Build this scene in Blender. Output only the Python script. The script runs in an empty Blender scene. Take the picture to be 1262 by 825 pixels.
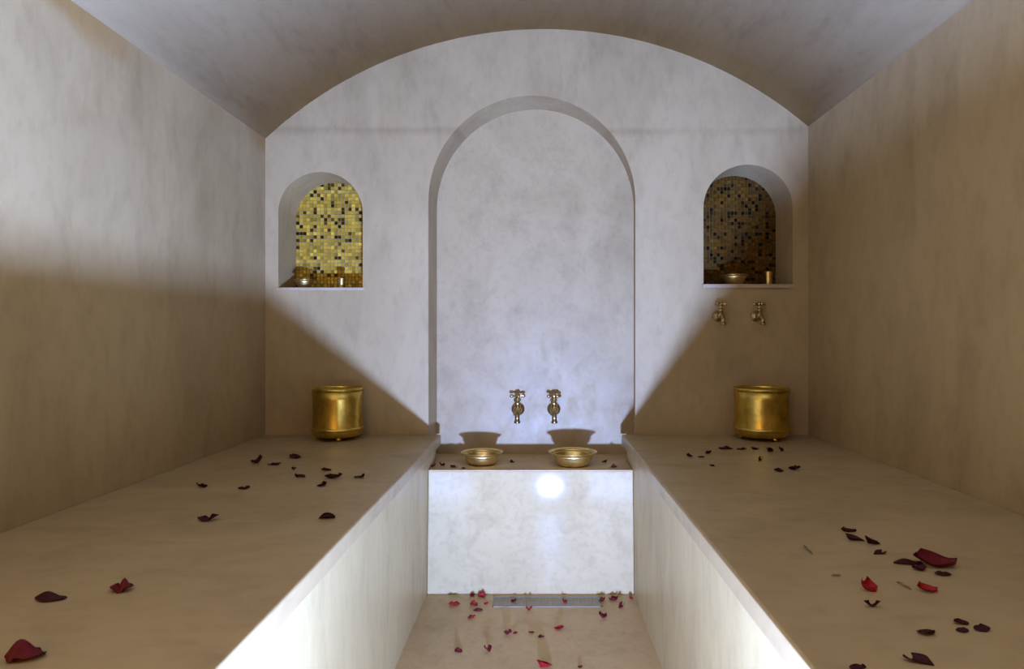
import bpy, bmesh, math, random
from mathutils import Vector, Matrix

# ------------------------------------------------------------------ camera, world, lights, exposure
U = 0.0033                      # metres per picture pixel at the back wall
F = 800.0                       # focal length in pixels (image 1262 x 825)
VX, VY = 664.0, 411.0           # vanishing point of the room's long axis
D = F * U                       # camera to back wall
ZC = 296 * U                    # camera height above the channel floor
scene = bpy.context.scene
col = scene.collection

cam = bpy.data.cameras.new('camera')
cam.sensor_width = 36.0
cam.lens = 36.0 * F / 1262.0
cam.shift_x = -(VX - 631.0) / 1262.0
cam.shift_y = (VY - 412.5) / 1262.0
cam.clip_start = 0.02
camo = bpy.data.objects.new('camera', cam)
camo.location = (0, 0, ZC)
camo.rotation_euler = (math.pi / 2, 0, 0)
col.objects.link(camo)
scene.camera = camo

world = bpy.data.worlds.new('world')
scene.world = world
world.use_nodes = True
world.node_tree.nodes['Background'].inputs[0].default_value = (1.0, 0.7, 0.4, 1)
world.node_tree.nodes['Background'].inputs[1].default_value = 0.0

scene.view_settings.view_transform = 'Standard'
scene.view_settings.look = 'None'
scene.view_settings.gamma = 1.0
scene.view_settings.use_curve_mapping = False
scene.view_settings.exposure = 0.0


def lamp(name, kind, loc, power, color, radius):
    l = bpy.data.lights.new(name, kind)
    l.energy = power
    l.color = color
    if kind != 'AREA':
        l.shadow_soft_size = radius
    o = bpy.data.objects.new(name, l)
    o.location = loc
    col.objects.link(o)
    return o


# cool lamp standing low in the channel between the benches, and an unseen warm fill light added on the entrance side
fl_ = lamp('channel_lamp', 'AREA', (25 * U, 0.02 * D, ZC - 249 * U), 150.0, (0.58, 0.905, 2.22), 0.05)
fl_.data.shape = 'DISK'
fl_.data.size = 0.12
fl_.rotation_euler = (math.radians(150), 0, 0)      # tilted up towards the back wall
lamp('warm_fill', 'POINT', (-0.65, -0.70, 1.25), 26.0, (1.0, 0.55, 0.13), 0.16)

# ------------------------------------------------------------------ measures
XL, XR = (327 - VX) * U, (996 - VX) * U            # side walls
ZB = ZC - 125 * U                                  # bench tops
ZL = ZC - 157 * U                                  # ledge top
YL = D / 1.0745                                    # ledge front
CL, CR = -127 * U, 108.5 * U                         # channel walls
EL, ER = -120.5 * U, 102 * U                       # bench slab edges
SLAB = 13 * U
YF = -2.2                                         # entrance wall
K = 1.06                                           # arched recess depth ratio


def bw(px, py, k=1.0):
    """point on the plane at depth k*D that lies behind picture position"""
    return ((px - VX) * U * k, k * D, ZC + (VY - py) * U * k)


def on_plane(px, py, z):
    """point of the horizontal plane z that shows at a picture position"""
    s = (ZC - z) / (py - VY)
    return Vector(((px - VX) * s, F * s, z)), s


# ------------------------------------------------------------------ materials
def new_mat(name):
    m = bpy.data.materials.new(name)
    m.use_nodes = True
    nt = m.node_tree
    return m, nt, nt.nodes['Principled BSDF']


def ramp(nt, fac, stops):
    r = nt.nodes.new('ShaderNodeValToRGB')
    els = r.color_ramp.elements
    while len(els) < len(stops):
        els.new(0.5)
    for e, (p, c) in zip(els, stops):
        e.position = p
        e.color = c if len(c) == 4 else (*c, 1)
    nt.links.new(fac, r.inputs['Fac'])
    return r


def noise(nt, vec, scale, detail=4, rough=0.55, dist=0.0, stretch=None):
    if stretch:
        mp = nt.nodes.new('ShaderNodeMapping')
        mp.inputs['Scale'].default_value = stretch
        nt.links.new(vec, mp.inputs['Vector'])
        vec = mp.outputs['Vector']
    n = nt.nodes.new('ShaderNodeTexNoise')
    n.inputs['Scale'].default_value = scale
    n.inputs['Detail'].default_value = detail
    n.inputs['Roughness'].default_value = rough
    n.inputs['Distortion'].default_value = dist
    nt.links.new(vec, n.inputs['Vector'])
    return n.outputs['Fac']


def mixc(nt, a, b, fac, mode='MIX'):
    m = nt.nodes.new('ShaderNodeMix')
    m.data_type = 'RGBA'
    m.blend_type = mode
    for sock, v in ((m.inputs[6], a), (m.inputs[7], b), (m.inputs[0], fac)):
        if isinstance(v, bpy.types.NodeSocket):
            nt.links.new(v, sock)
        elif isinstance(v, (int, float)):
            sock.default_value = v
        else:
            sock.default_value = (*v, 1)
    return m.outputs[2]


def plaster(name, base, dark, light, rough=0.42, streak=(1, 1, 0.45), scale=1.0, bump=0.12, spec=0.3, dark_band=None, stain=None):
    m, nt, b = new_mat(name)
    tc = nt.nodes.new('ShaderNodeTexCoord')
    v = tc.outputs['Object']
    n1 = noise(nt, v, 2.6 * scale, 5, 0.6, 0.6, streak)
    n2 = noise(nt, v, 9.0 * scale, 6, 0.65, 0.4, streak)
    n3 = noise(nt, v, 38.0 * scale, 4, 0.6, 0.0, streak)
    c1 = ramp(nt, n1, [(0.30, dark), (0.52, base), (0.75, light)]).outputs[0]
    c2 = ramp(nt, n2, [(0.32, (0.85, 0.84, 0.82)), (0.5, (1, 1, 1)), (0.72, (1.0, 1.0, 1.0))]).outputs[0]
    c = mixc(nt, c1, c2, 0.8, 'MULTIPLY')
    c3 = ramp(nt, n3, [(0.36, (0.86, 0.85, 0.82)), (0.5, (1, 1, 1))]).outputs[0]
    c = mixc(nt, c, c3, 0.5, 'MULTIPLY')
    if dark_band or stain:
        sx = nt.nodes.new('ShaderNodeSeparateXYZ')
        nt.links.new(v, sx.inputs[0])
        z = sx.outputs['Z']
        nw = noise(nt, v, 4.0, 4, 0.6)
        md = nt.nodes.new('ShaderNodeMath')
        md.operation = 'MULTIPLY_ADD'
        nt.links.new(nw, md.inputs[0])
        md.inputs[1].default_value = 0.05 if dark_band else 0.16
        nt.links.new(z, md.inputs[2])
        z0 = dark_band or stain
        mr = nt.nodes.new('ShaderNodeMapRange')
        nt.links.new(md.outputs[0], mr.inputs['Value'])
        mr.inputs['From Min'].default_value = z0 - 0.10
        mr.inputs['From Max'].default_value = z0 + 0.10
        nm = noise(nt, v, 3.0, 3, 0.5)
        if dark_band:        # soft darker band wavering across the wall
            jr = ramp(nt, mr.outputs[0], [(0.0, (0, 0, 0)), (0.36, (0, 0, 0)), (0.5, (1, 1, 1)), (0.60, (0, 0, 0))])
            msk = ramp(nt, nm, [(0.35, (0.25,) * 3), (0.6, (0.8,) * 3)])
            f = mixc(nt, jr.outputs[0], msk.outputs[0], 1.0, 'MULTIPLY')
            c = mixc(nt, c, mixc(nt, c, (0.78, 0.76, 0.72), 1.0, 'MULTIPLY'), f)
        else:            # brown damp stain along the foot of the vault
            jr = ramp(nt, mr.outputs[0], [(0.50, (0, 0, 0)), (0.66, (1, 1, 1))])
            msk = ramp(nt, nm, [(0.42, (0,) * 3), (0.62, (1,) * 3)])
            f = mixc(nt, jr.outputs[0], msk.outputs[0], 1.0, 'MULTIPLY')
            c = mixc(nt, c, mixc(nt, c, (0.86, 0.72, 0.52), 1.0, 'MULTIPLY'), f)
    nt.links.new(c, b.inputs['Base Color'])
    r = ramp(nt, n2, [(0.3, (rough * 1.2,) * 3), (0.7, (rough * 0.85,) * 3)])
    nt.links.new(r.outputs[0], b.inputs['Roughness'])
    b.inputs['Specular IOR Level'].default_value = spec
    bp = nt.nodes.new('ShaderNodeBump')
    bp.inputs['Strength'].default_value = bump
    bp.inputs['Distance'].default_value = 0.01
    nt.links.new(n2, bp.inputs['Height'])
    nt.links.new(bp.outputs[0], b.inputs['Normal'])
    return m


def metal(name, c, rough, dark=0.55, scale=18):
    m, nt, b = new_mat(name)
    tc = nt.nodes.new('ShaderNodeTexCoord')
    n = noise(nt, tc.outputs['Object'], scale, 5, 0.6)
    r = ramp(nt, n, [(0.3, tuple(x * dark for x in c)), (0.6, c)])
    nt.links.new(r.outputs[0], b.inputs['Base Color'])
    b.inputs['Metallic'].default_value = 1.0
    b.inputs['Roughness'].default_value = rough
    return m


M_WALL = plaster('polished_lime_plaster', (0.37, 0.267, 0.126), (0.31, 0.219, 0.10), (0.40, 0.292, 0.142), 0.5)
_w = ((0.37, 0.267, 0.126), (0.31, 0.219, 0.10), (0.40, 0.292, 0.142), 0.5)
M_BACK = plaster('back_wall_plaster', *_w, dark_band=ZC + 250 * U + 0.025)
M_LEFT = plaster('stained_wall_plaster', *_w, stain=ZC + 240 * U + 0.02)
M_CEIL = plaster('vault_plaster', (0.48, 0.365, 0.198), (0.44, 0.33, 0.176), (0.51, 0.39, 0.213), 0.6, (1, 0.3, 1))
M_PANEL = plaster('arch_panel_plaster', (0.37, 0.267, 0.126), (0.31, 0.219, 0.10), (0.40, 0.292, 0.142), 0.45, (1, 1, 0.8), 1.4)
M_BENCH = plaster('bench_top_plaster', (0.36, 0.26, 0.126), (0.312, 0.22, 0.104), (0.39, 0.284, 0.142), 0.36, (0.6, 1, 1), 0.8, 0.06)
M_SIDE = plaster('bench_side_plaster', (0.48, 0.367, 0.173), (0.42, 0.315, 0.146), (0.52, 0.40, 0.193), 0.40, (1, 1, 0.3), 1.2)
M_RISER = plaster('glossy_riser_plaster', (0.50, 0.385, 0.198), (0.465, 0.356, 0.18), (0.525, 0.405, 0.21), 0.055, (1, 1, 1), 1.3, 0.008, 0.08)
M_FLOOR = plaster('channel_floor_plaster', (0.50, 0.345, 0.165), (0.45, 0.305, 0.14), (0.54, 0.375, 0.18), 0.42, (1, 1, 1), 1.2, 0.06)
M_ABSORB = plaster('bounce_absorbing_plaster', (0.10, 0.07, 0.04), (0.08, 0.055, 0.03), (0.12, 0.085, 0.05), 0.6)  # unseen front wall, given a dark colour to soak up bounced light
M_GROUT = plaster('mosaic_grout', (0.40, 0.31, 0.13), (0.3, 0.23, 0.09), (0.45, 0.36, 0.16), 0.6, (1, 1, 1), 6)
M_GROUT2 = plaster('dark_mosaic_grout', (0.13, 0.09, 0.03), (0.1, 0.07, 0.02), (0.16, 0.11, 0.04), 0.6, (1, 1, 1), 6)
M_SILL = plaster('sill_stone', (0.42, 0.32, 0.20), (0.34, 0.25, 0.15), (0.46, 0.36, 0.23), 0.4, (1, 1, 1), 3)
M_BRASS = metal('brass', (0.82, 0.62, 0.24), 0.33)
M_POT = metal('hammered_brass', (0.72, 0.50, 0.10), 0.34)
M_TAP = metal('aged_brass', (0.55, 0.40, 0.18), 0.32)
M_STEEL = metal('drain_steel', (0.36, 0.33, 0.27), 0.6, 0.8)
M_STEM, _nt, _b = new_mat('dried_stem')
_b.inputs['Base Color'].default_value = (0.16, 0.13, 0.06, 1)
M_WAX, _nt, _b = new_mat('candle_wax')
_b.inputs['Base Color'].default_value = (0.62, 0.5, 0.3, 1)


def petal_mat(name, c):
    m, nt, b = new_mat(name)
    tc = nt.nodes.new('ShaderNodeTexCoord')
    n = noise(nt, tc.outputs['Generated'], 6, 4, 0.6)
    r = ramp(nt, n, [(0.3, tuple(x * 0.6 for x in c)), (0.65, c)])
    nt.links.new(r.outputs[0], b.inputs['Base Color'])
    b.inputs['Roughness'].default_value = 0.55
    b.inputs['Specular IOR Level'].default_value = 0.15
    return m


M_PETAL = [petal_mat('dark_rose_petal', (0.040, 0.004, 0.006)), petal_mat('wine_rose_petal', (0.12, 0.007, 0.010)),
           petal_mat('red_rose_petal', (0.32, 0.012, 0.014))]

m, nt, b = new_mat('gold_mosaic_tile')
at = nt.nodes.new('ShaderNodeVertexColor')
at.layer_name = 'tile'
nt.links.new(at.outputs['Color'], b.inputs['Base Color'])
b.inputs['Metallic'].default_value = 0.5
b.inputs['Roughness'].default_value = 0.35
b.inputs['Specular IOR Level'].default_value = 0.15
M_TILE = m


# ------------------------------------------------------------------ helpers
def link(name, me, mat=None, parent=None, smooth=False):
    if mat:
        me.materials.append(mat)
    if smooth:
        me.polygons.foreach_set('use_smooth', [True] * len(me.polygons))
        me.update()
    o = bpy.data.objects.new(name, me)
    col.objects.link(o)
    if parent:
        o.parent = parent
    return o


def from_bm(name, bm, mat=None, parent=None, smooth=False):
    bmesh.ops.recalc_face_normals(bm, faces=bm.faces)
    me = bpy.data.meshes.new(name)
    bm.to_mesh(me)
    bm.free()
    return link(name, me, mat, parent, smooth)


def bm_box(bm, x0, x1, y0, y1, z0, z1):
    vs = [bm.verts.new(p) for p in ((x0, y0, z0), (x1, y0, z0), (x1, y1, z0), (x0, y1, z0),
                                    (x0, y0, z1), (x1, y0, z1), (x1, y1, z1), (x0, y1, z1))]
    for f in ((0, 3, 2, 1), (4, 5, 6, 7), (0, 1, 5, 4), (1, 2, 6, 5), (2, 3, 7, 6), (3, 0, 4, 7)):
        bm.faces.new([vs[i] for i in f])
    return vs


def box(name, x0, x1, y0, y1, z0, z1, mat, parent=None, bevel=0.0, seg=2):
    bm = bmesh.new()
    bm_box(bm, x0, x1, y0, y1, z0, z1)
    if bevel:
        bmesh.ops.bevel(bm, geom=list(bm.edges), offset=bevel, segments=seg, affect='EDGES', profile=0.5)
    return from_bm(name, bm, mat, parent)


def bm_lathe(bm, prof, n=40, mat=Matrix.Identity(4), close=True):
    """revolve (r, z) profile around local z"""
    rings = []
    for r, z in prof:
        if r < 1e-6:
            rings.append([bm.verts.new(mat @ Vector((0, 0, z)))])
        else:
            rings.append([bm.verts.new(mat @ Vector((r * math.cos(2 * math.pi * i / n), r * math.sin(2 * math.pi * i / n), z))) for i in range(n)])
    for a, b_ in zip(rings, rings[1:]):
        for i in range(n):
            j = (i + 1) % n
            if len(a) == 1 and len(b_) == 1:
                continue
            if len(a) == 1:
                bm.faces.new((a[0], b_[j], b_[i]))
            elif len(b_) == 1:
                bm.faces.new((a[i], a[j], b_[0]))
            else:
                bm.faces.new((a[i], a[j], b_[j], b_[i]))


def lathe(name, prof, mat, parent=None, n=40, tf=Matrix.Identity(4)):
    bm = bmesh.new()
    bm_lathe(bm, prof, n, tf)
    o = from_bm(name, bm, mat, parent, True)
    return o


def bm_tube(bm, pts, radii, n=12):
    pts = [Vector(p) for p in pts]
    rings = []
    for i, p in enumerate(pts):
        d = (pts[min(i + 1, len(pts) - 1)] - pts[max(i - 1, 0)]).normalized()
        ref = Vector((1, 0, 0)) if abs(d.x) < 0.9 else Vector((0, 1, 0))
        a = d.cross(ref).normalized()
        c = d.cross(a)
        rings.append([bm.verts.new(p + radii[i] * (math.cos(t) * a + math.sin(t) * c)) for t in [2 * math.pi * k / n for k in range(n)]])
    for r0, r1 in zip(rings, rings[1:]):
        for k in range(n):
            bm.faces.new((r0[k], r0[(k + 1) % n], r1[(k + 1) % n], r1[k]))
    bm.faces.new(rings[0])
    bm.faces.new(rings[-1])


def tube(name, pts, radii, mat, parent=None, n=12):
    bm = bmesh.new()
    bm_tube(bm, pts, radii, n)
    return from_bm(name, bm, mat, parent, True)


def tag(o, label=None, cat=None, group=None, kind=None):
    if label:
        o['label'] = label
    if cat:
        o['category'] = cat
    if group:
        o['group'] = group
    if kind:
        o['kind'] = kind
    return o


def empty(name, loc, label, cat, group=None, rz=0.0):
    o = bpy.data.objects.new(name, None)
    o.empty_display_size = 0.05
    o.location = loc
    o.rotation_euler.z = rz
    col.objects.link(o)
    return tag(o, label, cat, group)


def copy_tree(o, parent=None):
    c = o.copy()
    col.objects.link(c)
    c.parent = parent
    for ch in list(o.children):
        copy_tree(ch, c)
    return c


# ------------------------------------------------------------------ the setting
def circle3(a, b_, c):
    ax, ay = a
    bx, by = b_
    cx, cy = c
    d = 2 * (ax * (by - cy) + bx * (cy - ay) + cx * (ay - by))
    ux = ((ax * ax + ay * ay) * (by - cy) + (bx * bx + by * by) * (cy - ay) + (cx * cx + cy * cy) * (ay - by)) / d
    uy = ((ax * ax + ay * ay) * (cx - bx) + (bx * bx + by * by) * (ax - cx) + (cx * cx + cy * cy) * (bx - ax)) / d
    return ux, uy, math.hypot(ax - ux, ay - uy)


ZSL, ZSR = ZC + (VY - 171) * U, ZC + (VY - 156) * U        # spring lines of the vault
ccx, ccz, ccr = circle3((XL, ZSL), ((660 - VX) * U, ZC + (VY - 36) * U), (XR, ZSR))
a0 = math.atan2(ZSL - ccz, XL - ccx)
a1 = math.atan2(ZSR - ccz, XR - ccx)
NARC = 48
arc = [(ccx + ccr * math.cos(a0 + (a1 - a0) * i / NARC), ccz + ccr * math.sin(a0 + (a1 - a0) * i / NARC)) for i in range(NARC + 1)]


def arch_loop(x0, x1, zb, zt, rise, n=28, inset=None):
    """outline of an arched opening: from bottom left, up, over and down"""
    zs = zt - rise
    cx, rx = (x0 + x1) / 2, (x1 - x0) / 2
    pts = [(x0, zb)]
    for i in range(n + 1):
        t = math.pi * (1 - i / n)
        pts.append((cx + rx * math.cos(t), zs + rise * math.sin(t)))
    pts.append((x1, zb))
    return pts


def wx(px):
    return (px - VX) * U


def wz(py):
    return ZC + (VY - py) * U


NICHE_K = 1.075
NY = D * NICHE_K
nl = arch_loop(wx(343), wx(447), wz(355), wz(212), 50 * U)
nr = arch_loop(wx(867), wx(977), wz(351), wz(203), 53 * U)
ao = arch_loop(wx(528), wx(783), ZL - 0.002, wz(118), 130 * U, 48)
ai = arch_loop(-133 * U, 124 * U, ZL - 0.002, wz(119), 131 * U, 48)

# back wall: one slab with the arched recess and the two niches cut into it
bm = bmesh.new()


def loop_verts(pts, y):
    return [bm.verts.new((x, y, z)) for x, z in pts]


def loop_edges(vs):
    return [bm.edges.new((vs[i], vs[(i + 1) % len(vs)])) for i in range(len(vs))]


outer = [(XL - 0.001, -0.05)] + [(XL - 0.001, arc[0][1])] + arc[1:-1] + [(XR + 0.001, arc[-1][1]), (XR + 0.001, -0.05)]
vo = loop_verts(outer, D)
eds = loop_edges(vo)
loops = []
for fr, bk, yb in ((nl, nl, NY), (nr, nr, NY), (ao, ai, D * K)):
    v1 = loop_verts(fr, D)
    eds += loop_edges(v1)
    loops.append((v1, loop_verts(bk, yb)))
bmesh.ops.triangle_fill(bm, edges=eds, use_beauty=True, use_dissolve=False)
for v1, v2 in loops:
    n = len(v1)
    for i in range(n):
        bm.faces.new((v1[i], v1[(i + 1) % n], v2[(i + 1) % n], v2[i]))
    bm.faces.new(v2)
vb = loop_verts(outer, D + 0.40)
for i in range(len(vo)):
    j = (i + 1) % len(vo)
    bm.faces.new((vo[i], vo[j], vb[j], vb[i]))
bm.faces.new(vb)
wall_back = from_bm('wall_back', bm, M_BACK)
tag(wall_back, kind='structure')

TH = 0.22
wl = box('wall_left', XL - TH, XL, YF - 0.2, D + 0.40, -0.05, ZSL + 0.0, M_LEFT)
tag(wl, kind='structure')
wr = box('wall_right', XR, XR + TH, YF - 0.2, D + 0.40, -0.05, ZSR + 0.0, M_WALL)
tag(wr, kind='structure')

# vault
bm = bmesh.new()
top = [(XL - TH, arc[0][1] - 0.0)] + [(ccx + (ccr + TH) * math.cos(math.atan2(z - ccz, x - ccx)), ccz + (ccr + TH) * math.sin(math.atan2(z - ccz, x - ccx))) for x, z in arc[1:-1]] + [(XR + TH, arc[-1][1])]
rows = []
for y in (YF - 0.2, D + 0.40):
    rows.append(([bm.verts.new((x, y, z)) for x, z in arc], [bm.verts.new((x, y, z)) for x, z in top]))
(i0, o0), (i1, o1) = rows
for k in range(NARC):
    bm.faces.new((i0[k], i0[k + 1], i1[k + 1], i1[k]))
    bm.faces.new((o0[k], o1[k], o1[k + 1], o0[k + 1]))
    bm.faces.new((i0[k], o0[k], o0[k + 1], i0[k + 1]))
    bm.faces.new((i1[k], i1[k + 1], o1[k + 1], o1[k]))
bm.faces.new((i0[0], i1[0], o1[0], o0[0]))
bm.faces.new((i0[-1], o0[-1], o1[-1], i1[-1]))
ceil = from_bm('ceiling', bm, M_CEIL)
for p in ceil.data.polygons:
    p.use_smooth = len(p.vertices) == 4 and abs(p.normal.y) < 0.5
tag(ceil, kind='structure')

fl = box('floor', XL - TH, XR + TH, YF - 0.2, D + 0.40, -0.20, 0.0, M_FLOOR)
tag(fl, kind='structure')
wf = box('wall_front', XL - 0.02, XR + 0.02, YF - 0.2, YF, -0.02, ccz + ccr + 0.05, M_ABSORB)
tag(wf, kind='structure')

# ------------------------------------------------------------------ gold mosaic and sills in the niches (parts of the back wall)
random.seed(4)
GOLDS = [(0.62, 0.51, 0.18), (0.57, 0.47, 0.16), (0.67, 0.56, 0.21), (0.60, 0.50, 0.20), (0.55, 0.44, 0.14)]
DARKS = [(0.22, 0.15, 0.035), (0.30, 0.21, 0.06), (0.15, 0.10, 0.02)]


def inside(pts, x, z):
    c = False
    for (xa, za), (xb, zb) in zip(pts, pts[1:] + pts[:1]):
        if (za > z) != (zb > z) and x < (xb - xa) * (z - za) / (zb - za) + xa:
            c = not c
    return c


def mosaic(pts, dark_side, amount, warm, grout):
    pitch = 4.6 * U
    gap = 0.0012
    xs = [p[0] for p in pts]
    zs = [p[1] for p in pts]
    x0, x1, z0, z1 = min(xs), max(xs), min(zs), max(zs)
    bed = bmesh.new()
    bed.faces.new([bed.verts.new((x, NY - 0.0035, z)) for x, z in pts])
    bo = from_bm('mosaic_bed', bed, grout, wall_back)
    bm = bmesh.new()
    cl = bm.loops.layers.color.new('tile')
    nx, nz = int((x1 - x0) / pitch) + 1, int((z1 - z0) / pitch) + 1
    for i in range(nx):
        for j in range(nz):
            cx, cz = x0 + (i + 0.5) * pitch, z0 + (j + 0.5) * pitch
            h = (pitch - gap) / 2
            if not any(inside(pts, cx + sx * h * 0.9, cz + sz * h * 0.9) for sx in (-1, 1) for sz in (-1, 1)):
                continue
            fx = i / nx
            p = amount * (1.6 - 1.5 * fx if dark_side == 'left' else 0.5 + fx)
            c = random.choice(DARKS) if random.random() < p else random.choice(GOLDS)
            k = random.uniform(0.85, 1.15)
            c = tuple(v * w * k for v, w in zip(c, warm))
            ta, tb = random.uniform(-0.06, 0.06), random.uniform(-0.06, 0.06)
            yb, yf = NY - 0.003, NY - 0.007
            q = h - 0.0008
            front = [bm.verts.new((cx + sx * q, yf + sx * q * ta + sz * q * tb, cz + sz * q)) for sx, sz in ((-1, -1), (1, -1), (1, 1), (-1, 1))]
            back = [bm.verts.new((cx + sx * h, yb, cz + sz * h)) for sx, sz in ((-1, -1), (1, -1), (1, 1), (-1, 1))]
            fs = [bm.faces.new(front)]
            for k in range(4):
                fs.append(bm.faces.new((front[k], back[k], back[(k + 1) % 4], front[(k + 1) % 4])))
            for f in fs:
                for lp in f.loops:
                    lp[cl] = (*c, 1)
    return tag(from_bm('gold_mosaic', bm, M_TILE, wall_back), kind='stuff')


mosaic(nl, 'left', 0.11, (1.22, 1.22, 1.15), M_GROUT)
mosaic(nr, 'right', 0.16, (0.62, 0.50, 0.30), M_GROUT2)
box('niche_sill', wx(341), wx(449), D - 0.004, D + 0.03, wz(358), wz(354.5), M_SILL, wall_back, 0.002)
box('niche_sill', wx(865), wx(979), D - 0.010, D + 0.03, wz(355.5), wz(350.5), M_SILL, wall_back, 0.002)
# lime panel closing the arched recess
bm = bmesh.new()
f1 = [bm.verts.new((x, D * K - 0.004, z)) for x, z in ai]
f2 = [bm.verts.new((x, D * K + 0.004, z)) for x, z in ai]
bm.faces.new(f1)
for i in range(len(f1)):
    j = (i + 1) % len(f1)
    bm.faces.new((f1[i], f1[j], f2[j], f2[i]))
from_bm('arch_panel', bm, M_PANEL, wall_back)

# ------------------------------------------------------------------ benches, ledge, drain
def bench(side):
    if side < 0:
        x0, x1, e0, e1, xc = XL + 0.002, CL, XL + 0.002, EL, (XL + CL) / 2
        lab = 'long plastered bench along the plain wall, below the niche without taps'
    else:
        x0, x1, e0, e1, xc = CR, XR - 0.002, ER, XR - 0.002, (XR + CR) / 2
        lab = 'long plastered bench below the niche with two brass taps'
    r = empty('masonry_bench', (0, 0, 0), lab, 'bench')
    box('bench_body', x0, x1, YF + 0.002, D - 0.001, 0.0, ZB - SLAB, M_SIDE, r)
    bm = bmesh.new()
    bm_box(bm, e0, e1, YF + 0.002, D - 0.001, ZB - SLAB, ZB)
    xe = EL if side < 0 else ER
    sel = [e for e in bm.edges if all(abs(v.co.x - xe) < 1e-6 for v in e.verts) and abs(e.verts[0].co.y - e.verts[1].co.y) > 0.5]
    bmesh.ops.bevel(bm, geom=sel, offset=0.006, segments=4, affect='EDGES', profile=0.5)
    from_bm('bench_top', bm, M_BENCH, r)
    return r


bench(-1)
bench(1)

r = empty('low_ledge', (0, 0, 0), 'white polished ledge with beige top between the two benches', 'ledge')
box('riser', CL + 0.001, CR - 0.001, YL, D - 0.002, 0, ZL - 0.004, M_RISER, r, 0.004)
for v in bpy.data.objects['riser'].data.vertices:          # slight batter: the foot stands a little forward of the top edge
    if v.co.y < YL + 0.02:
        v.co.y -= 0.030 * (1 - v.co.z / ZL)
box('ledge_top', CL + 0.001, CR - 0.001, YL + 0.002, D - 0.002, ZL - 0.012, ZL, M_FLOOR, r, 0.002)
box('recess_floor', -135 * U, 118 * U, D - 0.001, D * K - 0.004, ZL - 0.002, ZL - 0.0002, M_FLOOR, wall_back)

yd, sd = on_plane(675, 741.5, 0.0)[0].y, 0
dx0, dx1 = on_plane(608, 741, 0.0)[0].x, on_plane(741, 741, 0.0)[0].x
dy0, dy1 = on_plane(675, 748.5, 0.0)[0].y, on_plane(675, 736, 0.0)[0].y
r = empty('floor_drain', ((dx0 + dx1) / 2, (dy0 + dy1) / 2, 0.0), 'grey metal linear floor drain at foot of white riser', 'drain')
hx, hy = (dx1 - dx0) / 2, (dy1 - dy0) / 2
bm = bmesh.new()
t = 0.004
for a in ((-hx, hx, -hy, -hy + t), (-hx, hx, hy - t, hy), (-hx, -hx + t, -hy, hy), (hx - t, hx, -hy, hy)):
    bm_box(bm, a[0], a[1], a[2], a[3], 0.0002, 0.0018)
from_bm('drain_frame', bm, M_STEEL, r)
ns = 26
slat = None
for i in range(ns):
    x = -hx + t + (2 * hx - 2 * t) * (i + 0.5) / ns
    if slat is None:
        slat = box('drain_slat', -0.0064, 0.0064, -hy + t, hy - t, 0.0002, 0.0014, M_STEEL, r)
        slat.location.x = x
    else:
        c = slat.copy()
        col.objects.link(c)
        c.location.x = x

# ------------------------------------------------------------------ brass pots
def pot(px, w, label):
    p, s = on_plane(px, 541.0, ZB)
    R = w * s / 2
    H = 61 * s
    r = empty('brass_pot', p, label, 'pot', 'brass pots on the benches')
    fz = 0.012
    wall_t = 0.003
    prof = [(0, fz), (R * 0.80, fz), (R * 0.93, fz + H * 0.035), (R * 0.985, fz + H * 0.10), (R, fz + H * 0.16), (R * 0.975, fz + H * 0.22),
            (R * 0.955, fz + H * 0.40), (R * 0.955, fz + H * 0.75), (R * 0.97, fz + H * 0.93),
            (R * 0.97 - wall_t, fz + H * 0.93), (R * 0.955 - wall_t, fz + H * 0.75), (R * 0.955 - wall_t, fz + H * 0.2), (R * 0.78, fz + wall_t * 1.5), (0, fz + wall_t * 1.5)]
    lathe('pot_body', prof, M_POT, r, 56)
    zr = fz + H * 0.93
    lathe('pot_rim', [(R * 0.95, zr - 0.004), (R * 0.985, zr - 0.003), (R, zr + 0.002), (R * 0.995, zr + 0.008), (R * 0.96, zr + 0.009), (R * 0.945, zr + 0.004), (R * 0.95, zr - 0.004)], M_POT, r, 56)
    lathe('pot_band', [(R * 0.985, fz + H * 0.125), (R * 1.012, fz + H * 0.135), (R * 1.02, fz + H * 0.16), (R * 1.012, fz + H * 0.185), (R * 0.97, fz + H * 0.195)], M_POT, r, 56)
    for k in range(3):
        a = -math.pi / 2 + 0.35 + k * 2 * math.pi / 3
        lathe('foot', [(0, 0), (0.007, 0.0005), (0.010, 0.005), (0.010, 0.010), (0.007, 0.015), (0, 0.016)], M_POT, r, 14,
              Matrix.Translation((R * 0.72 * math.cos(a), R * 0.72 * math.sin(a), 0)))
    return r


pot(416, 62, 'brass pot on bench below the niche without taps')
pot(938.5, 67, 'brass pot standing below the two wall taps')


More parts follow.
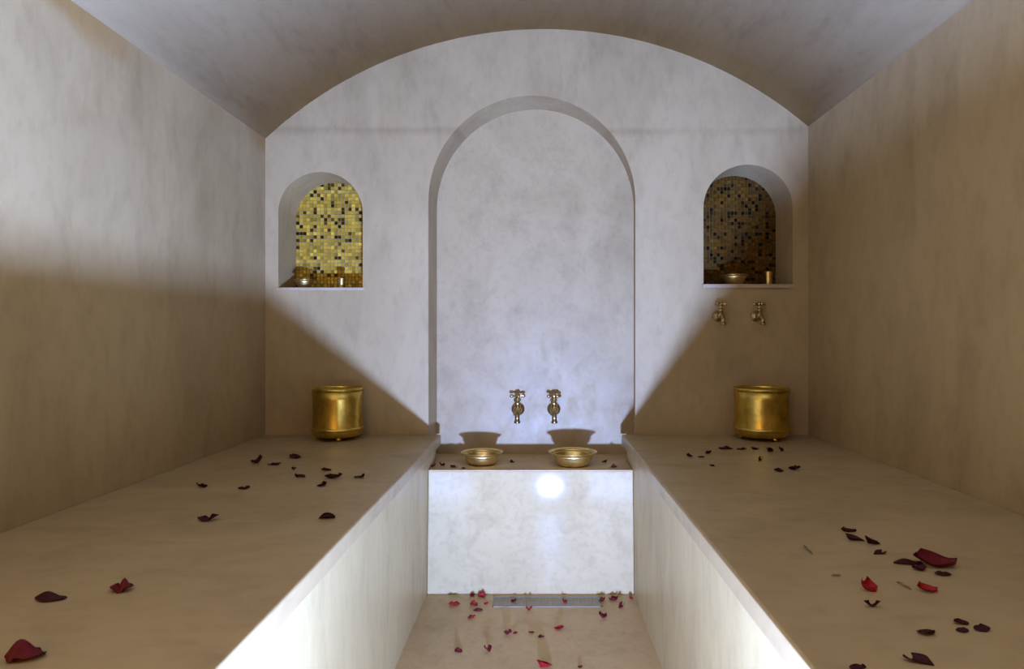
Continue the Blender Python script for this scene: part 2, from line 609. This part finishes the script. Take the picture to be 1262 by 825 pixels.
# ------------------------------------------------------------------ brass bowls on the ledge
def bowl(px, py, w, h, label):
    p, s = on_plane(px, py, ZL)
    R = w * s / 2
    H = h * s
    r = empty('brass_bowl', p, label, 'bowl', 'brass bowls on the ledge')
    t = 0.0018
    out = [(0, 0.002), (R * 0.50, 0.002), (R * 0.64, H * 0.13), (R * 0.75, H * 0.32), (R * 0.80, H * 0.52), (R * 0.815, H * 0.70), (R * 0.85, H * 0.80)]
    inn = [(a - t, b_ + t * 0.6) for a, b_ in reversed(out[1:])] + [(0, 0.002 + t)]
    lathe('bowl_body', out + inn, M_BRASS, r, 56)
    lathe('rim', [(R * 0.84, H * 0.79), (R * 0.93, H * 0.90), (R * 0.995, H * 0.97), (R, H), (R * 0.985, H * 1.005), (R * 0.92, H * 0.945), (R * 0.835, H * 0.84), (R * 0.84, H * 0.79)], M_BRASS, r, 56)
    lathe('foot_ring', [(R * 0.40, 0), (R * 0.47, 0), (R * 0.50, 0.003), (R * 0.44, 0.004), (R * 0.40, 0.003), (R * 0.40, 0)], M_BRASS, r, 40)
    return r


bowl(594, 572.5, 52, 15.5, 'smaller shallow brass bowl with flared rim on the ledge')
bowl(706, 574, 60, 17.5, 'larger shallow brass bowl with flared rim on the ledge')


# ------------------------------------------------------------------ taps
def make_tap(loc, sc, label, group, turn):
    """flange centre at loc; spout towards the camera (-Y)"""
    r = empty('brass_tap', loc, label, 'tap', group)
    r.scale = (sc, sc, sc)
    RX = Matrix.Rotation(math.pi / 2, 4, 'X')          # local z -> -Y
    lathe('flange', [(0, 0), (0.021, 0), (0.022, 0.002), (0.020, 0.005), (0.013, 0.008), (0.011, 0.012), (0, 0.012)], M_TAP, r, 28, RX)
    lathe('tap_body', [(0, 0.010), (0.0085, 0.010), (0.0085, 0.018), (0.011, 0.020), (0.011, 0.024), (0.009, 0.026), (0.012, 0.032), (0.0135, 0.042), (0.012, 0.052), (0.009, 0.056), (0, 0.057)], M_TAP, r, 24, RX)
    sp = tube('spout', [(0, -0.046, -0.002), (0, -0.062, -0.001), (0, -0.074, -0.006), (0, -0.081, -0.016), (0, -0.083, -0.030)],
         [0.0085, 0.0080, 0.0078, 0.0078, 0.0080], M_TAP, r, 16)
    lathe('spout_ring', [(0.0065, -0.036), (0.0098, -0.036), (0.0102, -0.033), (0.0098, -0.029), (0.0075, -0.028)], M_TAP, sp, 20, Matrix.Translation((0, -0.083, 0)))
    vs_ = lathe('valve_stem', [(0, 0.006), (0.0095, 0.008), (0.0095, 0.018), (0.0115, 0.019), (0.0115, 0.025), (0.0070, 0.028), (0.0055, 0.036), (0.0055, 0.046), (0, 0.047)], M_TAP, r, 20, Matrix.Translation((0, -0.042, 0)))
    bm = bmesh.new()
    z = 0.047
    for a in (turn, turn + math.pi / 2):
        dx, dy = math.cos(a), math.sin(a)
        ts = [-0.026, -0.023, -0.018, -0.012, 0, 0.012, 0.018, 0.023, 0.026]
        rs = [0.002, 0.0055, 0.0058, 0.0035, 0.0045, 0.0035, 0.0058, 0.0055, 0.002]
        bm_tube(bm, [(dx * q, -0.042 + dy * q, z) for q in ts], rs, 12)
    bm_lathe(bm, [(0, z - 0.008), (0.008, z - 0.007), (0.009, z), (0.007, z + 0.007), (0, z + 0.009)], 16, Matrix.Translation((0, -0.042, 0)))
    from_bm('cross_handle', bm, M_TAP, vs_, True)
    return r


TG = 'taps below the niche'
make_tap((wx(884.5), D, wz(390)), 1.02, 'brass cross-handle tap below niche with the stone sill, further from side wall', TG, 0.75)
make_tap((wx(931.5), D, wz(390)), 1.02, 'brass cross-handle tap below niche with the stone sill, closer to side wall', TG, 0.15)
yk = D * K - 0.004
for px, lab, tn in ((638.5, 'brass tap low in the arched recess, above gap between bowls', 0.2), (682.5, 'brass tap low in the arched recess, just behind the larger bowl', 0.5)):
    make_tap(((px - VX) * U * K, yk, ZC + (VY - 504) * U * K), 1.30, lab, 'taps in the arched recess', tn)


# ------------------------------------------------------------------ things in the niches
def dish(px, base_z, y, w, h, label):
    R, H = w * U / 2, h * U
    r = empty('brass_dish', ((px - VX) * U * y / D, y, base_z), label, 'dish', 'brass dishes in the niches')
    lathe('dish_body', [(0, 0), (R * 0.45, 0), (R * 0.62, H * 0.25), (R * 0.82, H * 0.7), (R * 0.86, H * 0.86), (R * 0.83, H * 0.88), (R * 0.58, H * 0.34), (R * 0.4, H * 0.12), (0, H * 0.12)], M_BRASS, r, 40)
    lathe('rim', [(R * 0.84, H * 0.84), (R, H * 0.96), (R, H), (R * 0.96, H * 1.02), (R * 0.82, H * 0.9), (R * 0.84, H * 0.84)], M_BRASS, r, 40)
    return r


def cup(px, base_z, y, w, h, label):
    R, H = w * U / 2, h * U
    r = empty('candle_cup', ((px - VX) * U * y / D, y, base_z), label, 'candle cup', 'candle cups in the niches')
    lathe('cup_body', [(0, 0), (R * 0.8, 0), (R * 0.86, H * 0.1), (R * 0.9, H * 0.5), (R, H * 0.96), (R, H), (R * 0.92, H), (R * 0.82, H * 0.5), (R * 0.78, H * 0.14), (0, H * 0.14)], M_BRASS, r, 28)
    lathe('candle', [(0, H * 0.14), (R * 0.76, H * 0.15), (R * 0.8, H * 0.5), (R * 0.84, H * 0.72), (0, H * 0.7)], M_WAX, r, 24)
    return r


zl, zr = wz(355), wz(351)
dish(375, zl + 0.001, D + 0.060, 26, 11, 'small brass dish in niche without taps')
cup(421, zl + 0.001, D + 0.050, 10, 13, 'small brass cup in niche without taps')
dish(905, zr + 0.001, D + 0.062, 36, 13, 'small brass dish in niche above the taps')
cup(947, zr + 0.001, D + 0.050, 10, 17, 'small tan cup in niche above the taps')


# ------------------------------------------------------------------ rose petals
def petal_mesh(w, l, h, style, rot, rnd):
    """curved petal of overall width w, length l and height h, lying on z = 0"""
    NU, NV = 10, 9
    th = 0.0005
    g = []
    ph = rnd.uniform(0, 6.28)
    cup_, curl, fold = rnd.uniform(0.3, 0.9), rnd.uniform(0.2, 1.0), rnd.uniform(-0.5, 0.5)
    for j in range(NV + 1):
        v = j / NV
        wd = (math.sin(math.pi * (0.09 + 0.86 * v ** 0.85)) ** 0.62) * (0.55 + 0.45 * v)
        row = []
        for i in range(NU + 1):
            u = -1 + 2 * i / NU
            x = u * wd * 0.55
            y = v - 0.5 - 0.12 * u * u * v
            z = cup_ * u * u * 0.35 + fold * u * 0.18 + 0.05 * math.sin(5 * u + ph) * v + 0.04 * math.sin(7 * v + ph * 2)
            if style == 'cup':
                z += 0.9 * (v - 0.35) ** 2
            elif style == 'curl':
                z += curl * max(0.0, v - 0.55) ** 1.5 * 1.6
                y -= max(0.0, v - 0.7) * 0.6
            elif style == 'crescent':
                z += 1.3 * u * u * (0.4 + v) * 0.5
                y += 0.35 * u * u
            elif style == 'roll':
                a = u * 1.9
                x = math.sin(a) * wd * 0.30
                z = (1 - math.cos(a)) * wd * 0.30 + 0.05 * v
            elif style == 'peak':
                z += 0.75 * math.exp(-((u - 0.15) ** 2) * 5) * math.exp(-((v - 0.6) ** 2) * 6)
            row.append(Vector((x, y, z)))
        g.append(row)
    R = Matrix.Rotation(rot, 3, 'Z')
    pts = [R @ p for row in g for p in row]
    mn = Vector([min(p[k] for p in pts) for k in range(3)])
    mx = Vector([max(p[k] for p in pts) for k in range(3)])
    sc = Vector((w / (mx.x - mn.x), l / (mx.y - mn.y), (h - th) / max(1e-6, mx.z - mn.z)))
    ctr = (mn + mx) / 2
    P = [Vector(((p.x - ctr.x) * sc.x, (p.y - ctr.y) * sc.y, (p.z - mn.z) * sc.z)) for p in pts]
    verts = [p + Vector((0, 0, th)) for p in P] + P
    n = len(P)
    W = NU + 1
    faces = []
    for j in range(NV):
        for i in range(NU):
            a, b_, c, d = j * W + i, j * W + i + 1, (j + 1) * W + i + 1, (j + 1) * W + i
            faces.append((a, b_, c, d))
            faces.append((d + n, c + n, b_ + n, a + n))
    border = [i for i in range(W)] + [j * W + NU for j in range(1, NV + 1)] + [NV * W + i for i in range(NU - 1, -1, -1)] + [j * W for j in range(NV - 1, 0, -1)]
    for a, b_ in zip(border, border[1:] + border[:1]):
        faces.append((a, a + n, b_ + n, b_))
    me = bpy.data.meshes.new('rose_petal')
    me.from_pydata([tuple(v) for v in verts], [], faces)
    return me


RND = random.Random(11)


def petals(z, items, group, label, tone):
    for it in items:
        px, py, pw, ph = it[:4]
        opt = it[4] if len(it) > 4 else {}
        base = py + ph * 0.30
        p, s = on_plane(px, base, z)
        slope = (base - VY) / F
        w = pw * s
        l = w * opt.get('l', RND.uniform(0.5, 0.8))
        h = max(0.16 * w, (ph * s - l * slope) * 1.15)
        if h < 0.2 * w:
            l = max(0.4 * w, min(l, (ph * s - h) / slope))
        h = min(h, w * 1.0)
        if z == 0.0:                       # keep clear of the riser's foot
            p.y = min(p.y, YL - 0.031 - l / 2)
        style = opt.get('style') or RND.choice(['cup', 'curl', 'crescent', 'peak', 'curl'])
        me = petal_mesh(w, l, h, style, opt.get('rot', RND.uniform(0, 6.28)), RND)
        o = link('rose_petal', me, M_PETAL[opt.get('m', RND.choice(tone))], None, True)
        o.location = (p.x, p.y, z + 0.0003)
        tag(o, opt.get('label', label), 'petal', opt.get('group', group))


G = 'petals on the bench below the tapless niche'
petals(ZB, [
    (32, 801, 43, 36, dict(style='peak', rot=2.6, m=1, l=0.7, label='large cupped wine-red petal, the biggest on the bench below the tapless niche')),
    (62, 734, 37, 17, dict(style='peak', rot=1.6, l=0.6, label='flat dark petal with a pointed tip beside the large cupped petal')),
    (150, 722, 28, 21, dict(style='peak', rot=0.2, m=1, label='small peaked wine-red petal on bench below the tapless niche')),
    (256, 639, 26, 10, dict(style='curl', rot=0.1, l=0.5, label='long narrow dark petal lying alone near the plain side wall')),
    (403, 637, 19, 9, dict(style='roll', rot=1.9, l=0.6, label='small narrow dark petal lying alone near the bench edge, tapless side')),
], G, 'x', (0, 0, 0))
petals(ZB, [(249, 599, 14, 8), (301, 601, 15, 6)], G, 'small dark petal near plain side wall, apart from those before the pot', (0,))
petals(ZB, [(316, 568, 13, 11), (338, 572, 17, 5), (364, 563, 15, 6), (362, 578, 6, 4), (370, 587, 13, 6)], G,
       'small dark petal scattered between plain side wall and the brass pot', (0,))
petals(ZB, [(402, 579, 13, 5), (411, 587, 22, 9), (397, 597, 12, 8)], G, 'dark petal of the touching trio in front of the pot, tapless side', (0,))
petals(ZB, [(443, 587, 13, 7)], G, 'single dark petal between the touching trio and the bench edge', (0,))
G = 'petals on the bench below the taps'
petals(ZB, [(850, 562, 8, 5), (864, 563, 8, 3), (873, 558, 8, 5), (878, 574, 7, 3)], G, 'tiny dark petal scrap on tap-side bench between edge and pot', (0,))
petals(ZB, [(894, 552, 18, 5), (914, 553, 13, 4), (931, 553, 13, 4), (949, 555, 11, 7), (963, 555, 6, 6), (937, 567, 6, 6)], G,
       'tiny dark petal just in front of the pot below the taps', (0,))
petals(ZB, [(960, 580, 12, 5), (979, 577, 15, 8)], G, 'small dark petal of a pair lying before the pot below the taps', (0,))
petals(ZB, [(1046, 653, 19, 8), (1053, 663, 22, 10), (1075, 667, 18, 13), (1083, 680, 18, 7)], G, 'dark petal in a line of four on the tap-side bench', (0,))
petals(ZB, [
    (1119, 692, 36, 10, dict(l=0.45, rot=1.57, label='long pointed dark petal leading into the largest curled petal')),
    (1133, 700, 18, 10, dict(label='small dark petal tucked under the largest curled petal')),
    (1153, 690, 46, 25, dict(style='cup', m=1, rot=0.9, l=0.6, label='largest curled wine-red petal amid the cluster on the bench below the taps')),
    (1162, 706, 20, 9, dict(label='narrow dark petal below the largest curled petal')),
    (1071, 723, 20, 19, dict(m=2, rot=0.6, style='curl', label='bright red curled petal above a dark crescent petal on the tap-side bench')),
    (1143, 725, 24, 15, dict(m=2, style='cup', rot=1.2, label='bright red heart-shaped petal beside a thin dry stem')),
    (1074, 744, 21, 13, dict(style='crescent', rot=3.0, l=0.5, label='thin dark crescent-shaped petal on the tap-side bench')),
    (1142, 778, 22, 13, dict(label='dark oval petal between the heart-shaped red petal and a long crescent')),
    (1184, 766, 18, 10, dict(label='upper dark petal of an overlapping pair on the tap-side bench')),
    (1186, 776, 15, 8, dict(label='lower dark petal of an overlapping pair on the tap-side bench')),
    (1210, 774, 20, 11, dict(label='dark rounded petal right beside the overlapping pair')),
    (1130, 811, 31, 17, dict(style='crescent', rot=0.5, label='long dark crescent petal with a raised tip on the tap-side bench')),
    (1057, 822, 20, 12, dict(label='dark petal nearest the bench edge past the dark crescents')),
], G, 'x', (0, 0, 0))
G = 'petals on the channel floor'
petals(0.0, [(633, 740, 7, 6), (696, 741, 6, 7)], G, 'tiny red petal lying on the metal floor drain', (1, 2))
petals(0.0, [(560, 743, 14, 9), (582, 734, 6, 5), (594, 734, 10, 9), (584, 744, 10, 8), (589, 751, 12, 6), (599, 744, 6, 5), (581, 760, 10, 7)], G,
       'red petal on channel floor at the drain end below smaller bowl', (1, 2, 2))
petals(0.0, [(742, 739, 8, 7), (756, 737, 12, 9), (766, 747, 8, 8), (743, 759, 10, 10), (778, 737, 5, 7)], G,
       'red petal on channel floor at the drain end below larger bowl', (1, 2, 2))
petals(0.0, [(652, 750, 9, 8)], G, 'red petal on channel floor touching front edge of the drain', (2,))
petals(0.0, [(626, 779, 10, 9), (635, 780, 6, 5), (655, 779, 8, 5), (667, 784, 8, 5), (689, 774, 12, 7), (715, 822, 6, 4)], G,
       'small red petal in middle of the channel floor away from drain', (1, 2, 2))
petals(0.0, [(565, 801, 10, 8), (601, 800, 10, 9)], G, 'small red petal of two on the channel floor near the tapless bench', (1, 2))
petals(0.0, [(671, 819, 19, 14, dict(m=2, label='largest bright red petal on the channel floor'))], G, 'x', (2,))
G = 'petals on the ledge'
petals(ZL, [(533, 574, 8, 5), (545, 573, 7, 5), (559, 575, 9, 4), (571, 577, 6, 3)], G, 'tiny dark petal on the ledge between smaller bowl and bench', (0, 1))
petals(ZL, [(631, 569, 7, 4)], G, 'tiny dark petal on the ledge between the two bowls', (0,))
petals(ZL, [(745, 569, 7, 4), (756, 575, 9, 5)], G, 'tiny dark petal on the ledge between larger bowl and bench', (0, 1))

# ------------------------------------------------------------------ dry stems on the bench
for (xa, ya, xb, yb), lab in (((991, 674, 1001, 684), 'thin dry stem alone on the bench below the taps'),
                              ((1106, 719, 1123, 728), 'thin dry stem between the two bright red petals'),
                              ((1025, 711, 1036, 711), 'short dry stem scrap on the bench below the taps')):
    pa, _ = on_plane(xa, ya, ZB)
    pb, _ = on_plane(xb, yb, ZB)
    c = (pa + pb) / 2
    bm = bmesh.new()
    q = [(pa - c) * f for f in (1, 0.5, 0, -0.5, -1)]
    zz = [0.002, 0.003, 0.0025, 0.003, 0.002]
    bm_tube(bm, [(v.x + 0.001 * ((k % 2) - 0.5), v.y, zz[k]) for k, v in enumerate(q)], [0.0012, 0.0016, 0.0015, 0.0016, 0.001], 8)
    o = from_bm('dry_stem', bm, M_STEM, None, True)
    o.location = c
    tag(o, lab, 'stem', 'dry stems on the bench')
